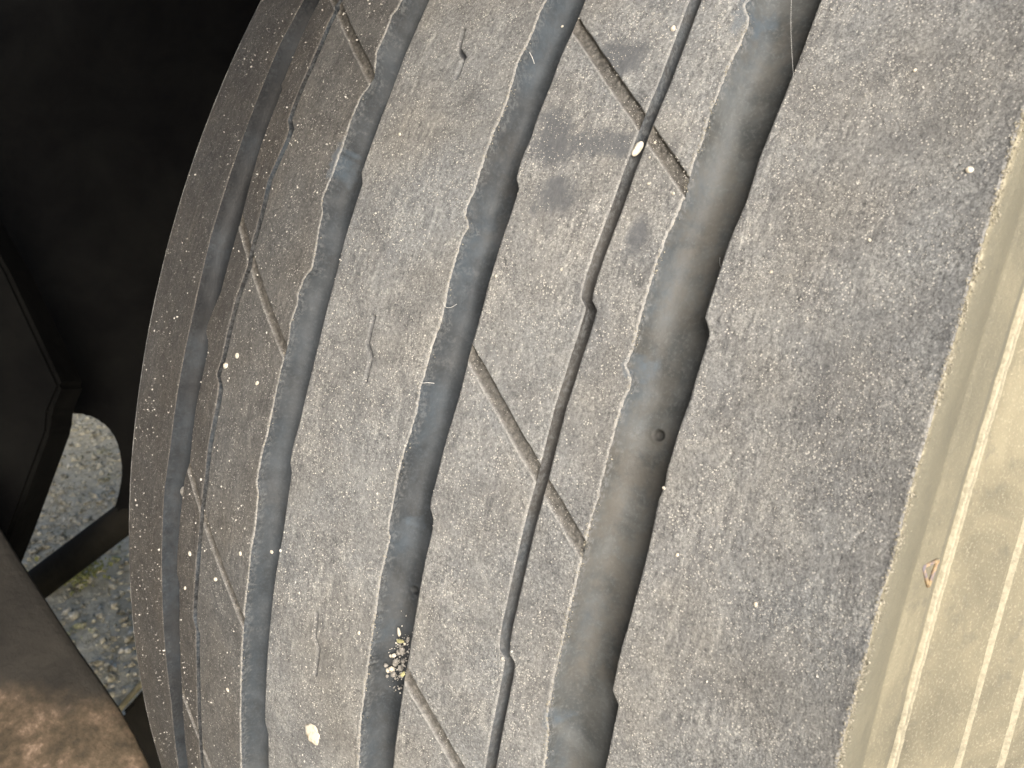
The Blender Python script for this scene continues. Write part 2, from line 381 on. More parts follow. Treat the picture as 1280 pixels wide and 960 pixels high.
PATCHES = [(44.0, 8, 3.2, 9), (-15.2, -112, 2.6, 6), (43.2, -177.5, 3.0, 7), (-79, 85, 3, 16), (43, 193, 4, 14)]   # clean blue grey scuffs


def seg_dist(X, S, a, b):
    """distance in mm from the segment a-b; S = arc length (mm)"""
    ax, ay, bx, by = a[0], a[1] * 0.5, b[0], b[1] * 0.5
    dx, dy = bx - ax, by - ay
    t = np.clip(((X - ax) * dx + (S - ay) * dy) / (dx * dx + dy * dy), 0, 1)
    return np.hypot(X - ax - t * dx, S - ay - t * dy), t


def face_relief(X, T, sipe=None, rag=1.0, side=0):
    """relief (mm, + is down) and marks on the tread face"""
    S = T * 0.5
    rough = 0.055 * vn(X, S, 0.55, 1) + 0.07 * vn(X, S, 1.3, 2) + 0.09 * vn(X, S, 3.1, 3) + 0.14 * vn(X, S, 9, 4) + 0.2 * vn(X, S, 28, 5)
    # torn, fibrous wear running obliquely across the ribs
    U = X * 0.75 + S * 0.66; V = -X * 0.66 + S * 0.75
    torn = vn(U / 3.5, V, 0.7, 6) * (0.4 + 0.6 * sstep(-0.1, 0.5, vn(X, S, 12, 7)))
    rough = rough + 0.06 * torn
    pits = sstep(0.55, 0.85, vn(X, S, 0.8, 8)) * sstep(0.1, 0.6, vn(X, S, 6, 9))
    d = 0.62 * rough + 0.16 * pits
    mk = np.zeros(X.shape + (4,), dtype=np.float32)
    smooth = np.zeros(X.shape)
    for cx, ct, hx, ht in SMUDGES:
        q = np.hypot((X - cx) / hx, (T - ct) / ht) + 0.35 * vn(X, S, 5.5, 11) + 0.15 * vn(X, S, 1.6, 18)
        smooth = np.maximum(smooth, sstep(1.25, 0.55, q))
    d = d * (1 - 0.5 * smooth)
    mk[..., 2] = smooth
    for cx, ct, hx, ht in PATCHES:
        q = np.hypot((X - cx) / hx, (T - ct) / ht) + 0.35 * vn(X, S, 1.2, 12)
        mk[..., 3] = np.maximum(mk[..., 3], sstep(1.0, 0.6, q) * 0.8)
    for a, b in GOUGES:
        lo, hi = min(a[1], b[1]) - 4, max(a[1], b[1]) + 4
        x0, x1 = min(a[0], b[0]) - 2, max(a[0], b[0]) + 2
        m = (T > lo) & (T < hi) & (X > x0) & (X < x1)
        if m.any():
            q, t = seg_dist(X[m], S[m], a, b)
            q = q + 0.55 * vn(X[m], S[m], 1.1, 13)
            d[m] += 0.20 * sstep(0.55, 0.0, q) * (np.sin(np.pi * np.clip(t, 0.05, 0.95)))
            
    if sipe:
        w0, slope, x0, ts, depth = sipe          # half width mrad, slope mrad/mm, at x0 the centres ts
        for t0 in ts:
            off = T - (t0 + slope * (X - x0)) + 0.35 * vn(X, S, 4, 14)
            q = np.abs(off) / w0
            d += (depth + 0.25 * vn(X, S, 1.0, 15) + 0.25 * vn(X, S, 3, 16)) * sstep(1.0, 0.72, q)
            # rust-brown dirt lies in the cut, heaped against its upper wall
            mk[..., 1] = np.maximum(mk[..., 1], sstep(1.02, 0.85, q) * (0.75 + 0.25 * sstep(0.35, 0.85, off / w0)))
            mk[..., 0] = np.maximum(mk[..., 0], sstep(0.20, 0.06, np.abs(off / w0 + 1.05)) * (0.8 + 0.4 * vn(X, S, 2, 17)))
            d -= 0.12 * sstep(0.25, 0.0, np.abs(off / w0 + 1.08))
    return d, mk, torn


def grid_faces(nr, nc, flip=False, off=0):
    i = np.arange(nr - 1)[:, None] * nc + np.arange(nc - 1)[None, :] + off
    f = np.stack([i, i + 1, i + nc + 1, i + nc], -1).reshape(-1, 4)
    return f[:, ::-1] if flip else f


def ring_rows(lo, hi, step):
    fine = np.arange(lo, hi + step * 0.5, step)
    coarse = np.linspace(fine[-1], lo + 2000 * math.pi, 420)
    return fine, coarse


def edge_x(key, T, rag):
    x = sheet_x(key, np.where(T > 1000 * math.pi, T - 2000 * math.pi, T))
    S = T * 0.5
    return x + rag * (0.16 * vn(S, S * 0 + 3.3, 0.9, 21) + 0.10 * vn(S, S * 0 + 5.1, 2.6, 22) + 0.10 * vn(S, S * 0 + 7.7, 0.45, 23))


def rib(name, kl, kr, lo, hi, step, dx, sipe=None, small=False, offl=0.0, offr=0.0, ragl=0.3, ragr=1.0, wl=0.0, wr=1.0, mat=None):
    """a band of worn tread between two edges"""
    V, F, K, n0 = [], [], [], 0
    fine, coarse = ring_rows(lo, hi, step)
    for rows, isfine in ((fine, True), (coarse, False)):
        xl = (np.full_like(rows, -196.3) + 0.25 * vn(rows, rows * 0, 7, 31)) if kl == 'sil' else edge_x(kl, rows, ragl) + offl
        xr = edge_x(kr, rows, ragr) + offr
        width = float(np.median(xr - xl))
        nc = max(6, int(width / (dx if isfine else 2.0)))
        u = np.linspace(0, 1, nc)
        e = min(0.45, 1.2 / width)                      # finer columns near the two edges
        if isfine:
            u = u + 0.35 * e * (np.exp(-u / e) * (-1) + np.exp(-(1 - u) / e)) * 0
            u = np.unique(np.concatenate([u, [0.15 / width, 0.35 / width, 0.6 / width, 1 - 0.15 / width, 1 - 0.35 / width, 1 - 0.6 / width]]))
            nc = len(u)
        X = xl[:, None] + (xr - xl)[:, None] * u[None, :]
        T = np.repeat(rows[:, None], nc, 1)
        S = T * 0.5
        dl = (u[None, :] * (xr - xl)[:, None]); dr = ((1 - u)[None, :] * (xr - xl)[:, None])
        if isfine:
            d, mk, torn = face_relief(X, T, sipe)
            if small:
                for line in SMALL:
                    for a, b in zip(line[:-1], line[1:]):
                        q, _ = seg_dist(X, S, a, b)
                        d += 0.0
                        k = sstep(0.85, 0.40, q)
                        mk[..., 2] = np.maximum(mk[..., 2], k * 1.2)  # slit coloured dark to stand in for the shade inside it
                        d = np.maximum(d, k * 2.2)
        else:
            d = 0.2 * vn(X, S, 28, 5); mk = np.zeros(X.shape + (4,), dtype=np.float32)
        # worn shoulders: sharp on the left side of each rib, feathered on the right
        fade = sstep(0, 0.5, dl) * sstep(0, 0.5, dr)
        d = d * fade + 0.25 * sstep(0.45, 0, dl) + 0.25 * sstep(0.55, 0, dr)
        if isfine and wr:
            wobble = 0.7 + 0.9 * sstep(-0.4, 0.6, vn(S, S * 0 + 2, 9, 25)) + 0.35 * vn(X, S, 0.8, 24)
            mk[..., 0] = np.maximum(mk[..., 0], wr * sstep(1.0, 0.25, dr / np.maximum(wobble, 0.2)))
            d -= wr * 0.10 * sstep(1.4, 0.4, dr) * fade * (0.4 + vn(X, S, 0.7, 26))
        if isfine and wl:
            mk[..., 0] = np.maximum(mk[..., 0], wl * sstep(0.5, 0.1, dl))
        V.append(place(X, T, d).reshape(-1, 3)); K.append(mk.reshape(-1, 4))
        F.append(grid_faces(len(rows), nc, False, n0)); n0 += len(rows) * nc
    return mesh_obj(name, np.concatenate(V), np.concatenate(F), mat or M_RIB, tyre, attrs=np.concatenate(K))


def groove(name, kl, kr, lo, hi, step, depth, nc, offl=0.0, offr=0.0, ragl=1.0, ragr=0.3, n=3.8, m=1.5, dirt=0.3, edge=1.0, mat=None):
    V, F, K, n0 = [], [], [], 0
    fine, coarse = ring_rows(lo, hi, step)
    for rows, isfine in ((fine, True), (coarse, False)):
        xl = edge_x(kl, rows, ragl) + offl; xr = edge_x(kr, rows, ragr) + offr
        box_ = np.ones(int(7.0 / step) * 2 + 1 if isfine else 3); box_ /= box_.sum(); pad = len(box_) // 2
        sl, sr = (np.convolve(np.pad(q_, pad, mode='edge'), box_, 'valid') for q_ in (edge_x(kl, rows, 0) + offl, edge_x(kr, rows, 0) + offr))
        k = nc if isfine else max(7, nc // 4)
        u = 0.5 - 0.5 * np.cos(np.pi * np.arange(k) / (k - 1))
        u = 0.35 * np.linspace(0, 1, k) + 0.65 * u
        near = min(0.10, 0.5 / (HW * 2)) if kl == kr else 0.03
        X = sl[:, None] + (sr - sl)[:, None] * u[None, :] + (xl - sl)[:, None] * np.exp(-(u / near) ** 1.5)[None, :] \
            + (xr - sr)[:, None] * np.exp(-((1 - u) / 0.05) ** 1.5)[None, :]
        T = np.repeat(rows[:, None], k, 1); S = T * 0.5
        w = np.abs(2 * u - 1)
        # the left wall leans more than the right one
        prof = np.where(u < 0.5, (1 - w ** n) ** (1 / m), (1 - w ** (n * 2.2)) ** (1 / 2.2))
        D = depth * (1 + 0.05 * vn(S, S * 0, 40, 41))
        d = 0.25 + (D - 0.25) * prof[None, :]
        mk = np.zeros(X.shape + (4,), dtype=np.float32)
        if isfine:
            inner = sstep(0, 0.25, prof)[None, :]
            d = d + inner * (0.10 * vn(X, S, 4, 42) + 0.035 * vn(X, S, 1.1, 43) + 0.12 * vn(X, S, 11, 44))
            for cx, ct, r, dp in DENTS:
                q = np.hypot(X - cx, (T - ct) * 0.5) / r
                d = d + dp * sstep(1.0, 0.55, q) - 0.25 * sstep(0.45, 0, np.abs(q - 1.12))
                mk[..., 2] = np.maximum(mk[..., 2], 0.6 * sstep(1.1, 0.7, q))
            for cx, ct, hx, ht in PATCHES:
                q = np.hypot((X - cx - 1) / (hx * 0.9), (T - ct) / (ht * 0.8)) + 0.5 * vn(X, S, 1.5, 45)
                mk[..., 3] = np.maximum(mk[..., 3], 0.8 * sstep(1.2, 0.4, q))
            wall = sstep(0.42, 0.05, u)[None, :]
            mk[..., 3] = np.maximum(mk[..., 3], (0.25 if kl in ('g1l', 'g2l') else 0.5) * wall * sstep(-0.5, 0.5, vn(X, S, 14, 46)))  # bluish sky sheen painted into the colour of the left wall
            dl = (X - xl[:, None])
            mk[..., 0] = edge * np.maximum(sstep(0.55, 0.1, dl + 0.25 * vn(X, S, 0.9, 47)),
                                           0.5 * wall * sstep(0.35, 0.7, vn(X, S, 2.2, 48)) * sstep(0.0, 0.6, vn(X, S, 17, 49)))
            mk[..., 1] = dirt * (0.35 + 0.65 * sstep(-0.2, 0.7, vn(X, S, 20, 50))) * np.ones_like(X)
        V.append(place(X, T, d).reshape(-1, 3)); K.append(mk.reshape(-1, 4))
        F.append(grid_faces(len(rows), k, False, n0)); n0 += len(rows) * k
    return mesh_obj(name, np.concatenate(V), np.concatenate(F), mat or M_GROOVE, tyre, attrs=np.concatenate(K))


HW = 1.6                                   # half width of the narrow grooves (mm)
SA = (4.5, -1.52, -130.0, [224.5, 40.2, -145.0, -330.0, -516.0], 1.1)
SB = (5.0, -1.705, -3.8, [365.0, 179.2, -7.2, -193.5, -380.0], 1.4)
rib('tread_rib', 'sil', 'g1l', -620, 280, 1.0, 0.45, wr=0.15, ragr=0.5, mat=M_RIB_SHADED)
rib('tread_rib', 'g1r', 'tA', -620, 280, 0.8, 0.35, SA, offr=-HW, wr=0.2, ragr=0.15, mat=M_RIB_SHADED)
rib('tread_rib', 'tA', 'g2l', -560, 270, 0.7, 0.32, SA, offl=HW, ragl=0.2, mat=M_RIB_HALF_SHADED)
rib('tread_rib', 'g2r', 'g3l', -430, 250, 0.55, 0.30, small=True)
rib('tread_rib', 'g3r', 'tB', -300, 240, 0.5, 0.26, SB, offr=-HW, wr=0.4, ragr=0.2)
rib('tread_rib', 'tB', 'g4l', -280, 240, 0.5, 0.25, SB, offl=HW, ragl=0.2)
shoulder = rib('shoulder_rib', 'g4r', 'sh', -260, 240, 0.5, 0.25, wr=0.6, ragr=0.45)
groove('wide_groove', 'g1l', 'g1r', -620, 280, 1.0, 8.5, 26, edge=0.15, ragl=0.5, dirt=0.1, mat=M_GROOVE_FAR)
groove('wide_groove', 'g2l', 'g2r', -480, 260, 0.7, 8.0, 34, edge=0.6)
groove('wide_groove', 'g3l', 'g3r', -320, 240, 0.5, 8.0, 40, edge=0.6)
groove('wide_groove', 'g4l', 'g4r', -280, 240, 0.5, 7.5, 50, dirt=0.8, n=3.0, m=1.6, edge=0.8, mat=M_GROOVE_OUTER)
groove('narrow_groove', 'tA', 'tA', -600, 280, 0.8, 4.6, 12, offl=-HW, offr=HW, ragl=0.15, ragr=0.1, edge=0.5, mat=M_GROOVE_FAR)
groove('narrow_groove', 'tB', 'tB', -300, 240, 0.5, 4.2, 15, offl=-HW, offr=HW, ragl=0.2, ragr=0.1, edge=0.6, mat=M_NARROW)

# ---- sidewall: turned profile (x mm, radius mm)
SIDE = [(111.6, 501.5), (112.4, 501.9), (113.1, 500.6), (113.9, 498.2), (114.2, 494.5), (114.0, 490.5), (113.9, 487.2), (114.15, 486.6), (114.6, 485.9),
        (115.3, 482.8), (116.0, 479.5), (116.35, 477.2), (116.2, 476.1), (116.6, 475.6)]


def side_band(name, prof, lo=-260, hi=240, step=1.0, fine=0.35, serr=None, mark=0.0, mat=None):
    p = np.array(prof, float)
    seg = np.hypot(*np.diff(p, axis=0).T); s = np.concatenate([[0], np.cumsum(seg)])
    q = np.linspace(0, s[-1], max(4, int(s[-1] / fine)))
    px, pr = np.interp(q, s, p[:, 0]), np.interp(q, s, p[:, 1])
    if len(q) > 12:                                   # soften the corners
        for _ in range(2):
            px[1:-1] = (px[:-2] + 2 * px[1:-1] + px[2:]) / 4; pr[1:-1] = (pr[:-2] + 2 * pr[1:-1] + pr[2:]) / 4
    V, F, K, n0 = [], [], [], 0
    fr, cr = ring_rows(lo, hi, step)
    for rows, isfine in ((fr, True), (cr, False)):
        T = np.repeat(rows[:, None], len(q), 1)
        Q = np.repeat(q[None, :], len(rows), 0); S = T * 0.5
        X = np.repeat(px[None, :], len(rows), 0); R = np.repeat(pr[None, :], len(rows), 0)
        mk = np.zeros(X.shape + (4,), dtype=np.float32)
        if isfine:
            n_ = 0.03 * vn(Q, S, 0.9, 61) + 0.06 * vn(Q, S, 4, 62) + 0.10 * vn(Q, S, 18, 63)
            if serr: n_ = n_ * 0.4 + serr * vn(S, Q * 0, 1.3, 64) * sstep(0.0, 0.4, np.sin(Q / q[-1] * np.pi))
            X = X + n_
            if mark == 'double':
                mid_ = np.exp(-((Q / q[-1] - 0.50) / 0.13) ** 2)
                mk[..., 0] = 0.85 * (1 - mid_) ** 2
                dash = mid_ * sstep(-0.45, -0.1, vn(S, Q * 0, 1.1, 67))
                mk[..., 1] = dash; X = X - 0.5 * dash
            else: mk[..., 0] = mark
            if name == 'sidewall_shoulder':
                mk[..., 0] = sstep(2.0, 0.1, Q + 1.1 * vn(Q, S, 1.4, 65))
                X = X + 0.35 * sstep(2.2, 0.2, Q) * vn(Q, S, 1.0, 66)
                grade = sstep(-190, 60, T)
                mk[..., 1] = 0.75 * sstep(1.0, 2.6, Q) * sstep(15.6, 15.0, Q) + sstep(15.0, 16.0, Q) * sstep(27.5, 20.0 + 7 * grade, Q) * (0.10 + 0.45 * grade) \
                    + 0.6 * sstep(24.5, 25.6, Q) * sstep(27.6, 26.6, Q)
        xm = X * 1e-3; t = T * 1e-3; r = R * 1e-3
        V.append(np.stack([xm, -r * np.cos(t), r * np.sin(t)], -1).reshape(-1, 3)); K.append(mk.reshape(-1, 4))
        F.append(grid_faces(len(rows), len(q), False, n0)); n0 += len(rows) * len(q)
    return mesh_obj(name, np.concatenate(V), np.concatenate(F), mat or M_SIDE, tyre, attrs=np.concatenate(K))


side_band('sidewall_shoulder', SIDE)
side_band('sidewall', [(116.5, 473.0), (117.3, 470.5), (119.5, 466.0), (122.4, 460.0), (124.9, 454.6), (126.0, 452.0), (129.0, 446.6), (132.8, 441.4),
                       (136.5, 434.0), (141.5, 420.0), (145.0, 400.0), (145.5, 380.0), (142.0, 355.0), (135.0, 330.0), (128.0, 312.0), (127.0, 300.0),
                       (121.0, 292.0)], fine=0.55)
# the double bead-like ring, a row of short dashes between two fine ridges
side_band('raised_ring', [(116.0, 476.0), (117.2, 475.8), (117.5, 475.4), (117.4, 474.9), (116.9, 474.7), (116.4, 474.5), (116.35, 474.1), (116.5, 473.9),
                          (117.3, 473.7), (117.7, 473.3), (117.65, 472.8), (117.3, 472.4), (116.5, 472.0)], fine=0.10, serr=0.10, mark='double')
side_band('raised_ring', [(125.3, 452.9), (126.6, 452.3), (126.9, 451.9), (126.75, 451.5), (125.9, 450.9)], fine=0.12, serr=0.04, mark=0.75)
side_band('raised_ring', [(132.3, 441.7), (133.7, 440.9), (134.1, 440.4), (133.9, 440.0), (132.8, 439.5)], fine=0.12, serr=0.04, mark=0.75)
# inner sidewall, out of sight behind the far shoulder
side_band('inner_sidewall', [(-121, 292.0), (-135, 312.0), (-165, 355.0), (-180, 400.0), (-187, 440.0), (-192.5, 470.0), (-195.4, 482.0), (-196.3, 487.2)],
          lo=-620, hi=280, step=4.0, fine=6.0, mat=M_RIB)

# small moulded triangle on the sidewall shoulder
TRI_C = (115.2, 483.4, -46.5)
M_TRI = simple_material('triangle_mark', [(0.40, (0.20, 0.18, 0.20)), (0.55, (0.42, 0.30, 0.16)), (0.7, (0.50, 0.46, 0.36))], 420, 0.7)


def side_point(x, r, th):
    t = th * 1e-3
    return Vector((x * 1e-3, -r * 1e-3 * math.cos(t), r * 1e-3 * math.sin(t)))


def tube_mesh(pts, rad, seg=6):
    """closed tube along points; rad a number or a list"""
    pts = [Vector(p) for p in pts]; n = len(pts)
    rads = rad if hasattr(rad, '__len__') else [rad] * n
    V, F = [], []
    for i, p in enumerate(pts):
        d = (pts[min(i + 1, n - 1)] - pts[max(i - 1, 0)]).normalized()
        a = d.orthogonal().normalized() if i == 0 else (a - d * a.dot(d)).normalized()
        b = d.cross(a)
        for k in range(seg):
            w = 2 * math.pi * k / seg
            V.append(p + (a * math.cos(w) + b * math.sin(w)) * rads[i])
    for i in range(n - 1):
        for k in range(seg):
            F.append([i * seg + k, i * seg + (k + 1) % seg, (i + 1) * seg + (k + 1) % seg, (i + 1) * seg + k])
    F.append(list(range(seg))[::-1]); F.append([(n - 1) * seg + k for k in range(seg)])
    return V, F


# triangle: three little bars lying on the shoulder band
tri = [side_point(116.15, 479.8, -41.0), side_point(114.8, 485.0, -44.5), side_point(115.95, 481.0, -53.0)]
TV, TF = [], []
for a, b in ((0, 1), (1, 2), (2, 0)):
    v, f = tube_mesh([tri[a], (tri[a] + tri[b]) / 2 , tri[b]], 0.00042, 6)
    TF += [[i + len(TV) for i in q] for q in f]; TV += v
mesh_obj('triangle_mark', TV, TF, M_TRI, tyre)

# steel wheel closing the middle of the tyre (faces out, beyond the frame)
M_STEEL = simple_material('dusty_wheel_steel', [(0.35, (0.16, 0.15, 0.13)), (0.65, (0.30, 0.28, 0.24))], 30, 0.6, 0.0004, 0.3)
prof = [(-125, 300), (-128, 308), (-122, 300), (-118, 270), (-60, 262), (60, 262), (112, 275), (122, 300), (130, 308), (128, 300), (118, 285),
        (70, 250), (40, 215), (38, 150), (60, 130), (62, 90), (64, 2)]
V, F = [], []
for i in range(64):
    w = 2 * math.pi * i / 64
    for x, r in prof: V.append((x * 1e-3, r * 1e-3 * math.cos(w), r * 1e-3 * math.sin(w)))
k = len(prof)
for i in range(64):
    j = (i + 1) % 64
    for q in range(k - 1): F.append([i * k + q, i * k + q + 1, j * k + q + 1, j * k + q])
mesh_obj('wheel_disc', V, F, M_STEEL, tyre)

# ------------------------------------------------------------------ grit, crumbs and bits lying on the tyre
OCT_V = np.array([(1, 0, 0), (-1, 0, 0), (0, 1, 0), (0, -1, 0), (0, 0, 1), (0, 0, -1)], float)
OCT_F = np.array([(0, 2, 4), (2, 1, 4), (1, 3, 4), (3, 0, 4), (2, 0, 5), (1, 2, 5), (3, 1, 5), (0, 3, 5)])


def cloud(name, P, size, mat, parent, stretch=0.45, smooth=False):
    n = len(P)
    v = OCT_V[None] * (1 + 0.4 * (rng.random((n, 6, 1)) - 0.5)) * size[:, None, None]
    st = 1 + stretch * (rng.random((n, 1, 3)) * 2 - 1)
    v = v * st
    # random turn
    q = rng.normal(size=(n, 4)); q /= np.linalg.norm(q, axis=1)[:, None]
    w, x, y, z = q.T
    Rm = np.stack([1 - 2 * (y * y + z * z), 2 * (x * y - z * w), 2 * (x * z + y * w),
                   2 * (x * y + z * w), 1 - 2 * (x * x + z * z), 2 * (y * z - x * w),
                   2 * (x * z - y * w), 2 * (y * z + x * w), 1 - 2 * (x * x + y * y)], -1).reshape(n, 3, 3)
    v = np.einsum('nij,nkj->nki', Rm, v) + P[:, None, :]
    f = OCT_F[None] + 6 * np.arange(n)[:, None, None]
    return tag(mesh_obj(name, v.reshape(-1, 3), f.reshape(-1, 3), mat, parent, smooth=smooth), kind='stuff')


def scatter(n, x0, x1, t0, t1, clump=0.3):
    X = rng.uniform(x0, x1, n * 3); T = rng.uniform(t0, t1, n * 3)
    keep = vn(X, T * 0.5, 6, 71) + 0.8 * vn(X, T * 0.5, 17, 72) > clump * (rng.random(n * 3) * 2 - 1)
    X, T = X[keep][:n], T[keep][:n]
    return X, T


def on_rib(X, T):
    ok = np.zeros(len(X), bool)
    for kl, kr in (('sil', 'g1l'), ('g1r', 'g2l'), ('g2r', 'g3l'), ('g3r', 'g4l'), ('g4r', 'sh')):
        a = np.full_like(T, -196.0) if kl == 'sil' else sheet_x(kl, T)
        ok |= (X > a + 0.3) & (X < sheet_x(kr, T) - 0.2)
    for kk in ('tA', 'tB'):
        ok &= np.abs(X - sheet_x(kk, T)) > 1.9
    return ok


PP, SS = [], []
for n, x0, x1, t0, t1, s0, s1 in ((1900, -195, -40, -560, 250, .12, .32), (4500, -70, -15, -330, 220, .07, .22), (6500, -6, 45, -240, 215, .06, .17),
                                  (14000, 58, 113, -200, 215, .05, .15), (90, -190, -60, -420, 220, .32, .52), (110, -60, 110, -230, 210, .2, .40)):
    X, T = scatter(n, x0, x1, t0, t1)
    ok = on_rib(X, T); X, T = X[ok], T[ok]
    s = s0 + (s1 - s0) * rng.random(len(X)) ** 2.5
    PP.append(place(X, T, -0.05 - 0.2 * s)); SS.append(s * 1e-3)
cloud('road_grit', np.concatenate(PP), np.concatenate(SS), M_GRIT, tyre)

# torn rubber crumbs along the shoulder edge and the left lips of the wide grooves
PP, SS = [], []
T = rng.uniform(-230, 220, 3000)
keep = vn(T * 0.5, T * 0, 3.0, 73) > rng.random(len(T)) * 1.3 - 0.9
T = T[keep]; off = rng.normal(0.1, 0.36, len(T))
x = sheet_x('sh', T) + off
dep = np.where(off > 0, off * 2.6, -0.05)
PP.append(place(x, T, dep)); SS.append(rng.uniform(.08, .28, len(T)) * 1e-3)
cloud('torn_rubber_crumbs', PP[0], SS[0], M_FLAKE, tyre, 0.7)
PP, SS = [], []
for key, t0, t1, n in (('g4l', -240, 215, 1500), ('g3l', -290, 215, 1000), ('g2l', -420, 215, 700)):
    T = rng.uniform(t0, t1, n); keep = vn(T * 0.5, T * 0, 5.0, 74) > rng.random(len(T)) * 1.6 - 0.6
    T = T[keep]; off = rng.normal(-0.15, 0.40, len(T))
    PP.append(place(sheet_x(key, T) + off, T, np.where(off > 0, off * 1.6, -0.03)))
    SS.append(rng.uniform(.07, .20, len(T)) * 1e-3)
cloud('torn_rubber_crumbs', np.concatenate(PP), np.concatenate(SS), M_FLAKE, tyre, 0.7)


def stone(name, label, cat, x, th, size, mat, depth=0.0, stretch=(1, 1, 1), turn=0.0, group=None, seed=0, sub=2, rough=0.16, mound=0.35):
    if name == 'grit_grain': size *= 0.75
    """one small bit lying on the tyre; stretch = along x, along the tread, height"""
    bm = bmesh.new()
    bmesh.ops.create_icosphere(bm, subdivisions=sub, radius=1.0)
    r = random.Random(seed * 31 + 5)
    ax = [Vector((r.gauss(0, 1), r.gauss(0, 1), r.gauss(0, 1))).normalized() for _ in range(7)]
    cut = [r.uniform(0.72, 0.96) for _ in ax]
    for v in bm.verts:
        for a, c in zip(ax, cut):
            k = v.co.dot(a)
            if k > c: v.co -= a * (k - c)
        v.co *= 1 + rough * r.uniform(-0.5, 0.5) * (0.5 if sub > 2 else 0.7)
        v.co = Vector((v.co.x * stretch[0], v.co.y * stretch[1], v.co.z * stretch[2])) * size * 1e-3
    me = bpy.data.meshes.new(name); bm.to_mesh(me); bm.free()
    for p in me.polygons: p.use_smooth = sub > 2
    me.materials.append(mat)
    o = bpy.data.objects.new(name, me); COL.objects.link(o)
    p = Vector(place(np.array([x]), np.array([float(th)]), depth - mound * size * stretch[2])[0].tolist())
    t = th * 1e-3
    frame = Matrix(((1, 0, 0), (0, math.sin(t), -math.cos(t)), (0, math.cos(t), math.sin(t))))   # columns: x, along, out
    frame = Matrix((Vector((1, 0, 0)), Vector((0, math.sin(t), math.cos(t))), Vector((0, -math.cos(t), math.sin(t))))).transposed()
    o.matrix_world = WHEEL @ Matrix.Translation(p) @ frame.to_4x4() @ Matrix.Rotation(turn, 4, 'Z')
    return tag(o, label, cat, group)


stone('pebble', 'smooth oval cream pebble wedged in the narrow groove where the diagonal cut crosses it', 'pebble', 26.9, 114.6, 1.95, M_PALE,
      depth=0.9, stretch=(0.62, 1.12, 0.5), turn=-0.35, seed=1, sub=3, rough=0.02)
stone('mud_chip', 'flat cream chip of dried mud on the second rib near the bottom edge', 'mud chip', -39.2, -264.5, 2.8, M_CREAM,
      stretch=(1.35, 1.25, 0.12), turn=0.3, seed=12, sub=3, rough=0.5)
stone('mud_chip', 'small splash of cream mud just below the large flat cream chip', 'mud chip', -37.0, -269.5, 1.3, M_CREAM,
      stretch=(1.0, 0.6, 0.12), turn=0.6, seed=3, sub=2, rough=0.3)
stone('pebble', 'brown grey pebble caught in the leftmost wide groove', 'pebble', -135.6, -170.0, 2.4, M_GREY, depth=3.0,
      stretch=(1.3, 0.9, 0.6), turn=0.2, seed=4, sub=3, rough=0.05)
stone('pebble', 'small dark brown pebble just under the brown grey one in the leftmost groove', 'pebble', -136.2, -182.0, 1.9, M_GREY, depth=4.5,
      stretch=(1.0, 1.0, 0.7), seed=5, sub=3, rough=0.05)
G3 = 'debris heaped in the third wide groove'
stone('seed_husk', 'white oval seed husk above the debris heap in the third wide groove', 'seed husk', -13.2, -178, 0.95, M_PALE, depth=5.8,
      stretch=(0.7, 1.5, 0.45), turn=0.5, seed=6, sub=3, rough=0.02)
stone('plant_crumb', 'yellow green plant crumb at the top of the debris heap in the groove', 'plant crumb', -12.2, -183.0, 1.05, M_STRAW, depth=5.8,
      stretch=(1.6, 0.6, 0.5), turn=0.3, seed=7, rough=0.5)
stone('plant_crumb', 'pale yellow plant crumb caught on the right lip of the third wide groove', 'plant crumb', -4.6, -193.5, 0.9, M_STRAW, depth=-0.2,
      stretch=(1.4, 0.7, 0.5), turn=0.8, seed=8, rough=0.5)
heap = [(-7.5, -183.5, 1.15, 1), (-9.7, -187, 1.0, 1), (-11.4, -190.5, .75, 0), (-9.3, -192.2, .95, 0), (-12.6, -192, .55, 0), (-10.6, -195.2, .95, 0), (-12.8, -197.4, .8, 1),
        (-8.3, -196.0, 1.1, 1), (-11.4, -199.4, 1.0, 0), (-9.6, -200.2, .9, 1), (-13.0, -201.8, .7, 0), (-8.2, -201.2, .6, 1), (-6.6, -189.5, .8, 1), (-7.0, -176.5, .8, 1), (-8.0, -180.3, .5, 0),
        (-11.9, -203.6, .55, 0), (-9.9, -204.2, .45, 1), (-7.3, -208, .4, 0)]
for i, (x, t, s, g) in enumerate((x_ - 2.6, t_ - 3, s_, g_) for x_, t_, s_, g_ in heap):
    stone('gravel_grain', 'small pale or brown grain in the debris heap of the third wide groove', 'gravel grain', x, t, s, M_GREY if (g or i % 2) else M_CREAM,
          depth=5.9 - 1.2 * (i % 3 == 0), stretch=(1, 1.1, 0.8), turn=i, group=G3, seed=20 + i, sub=1, rough=0.55)
n = 160
HX = rng.normal(-12.2, 1.9, n); HT = rng.normal(-192, 10.5, n)
cloud('debris_crumbs', place(HX, HT, 7.2 - rng.random(n) * 1.2), rng.uniform(.10, .38, n) * 1e-3, M_GRIT, tyre, 0.6)
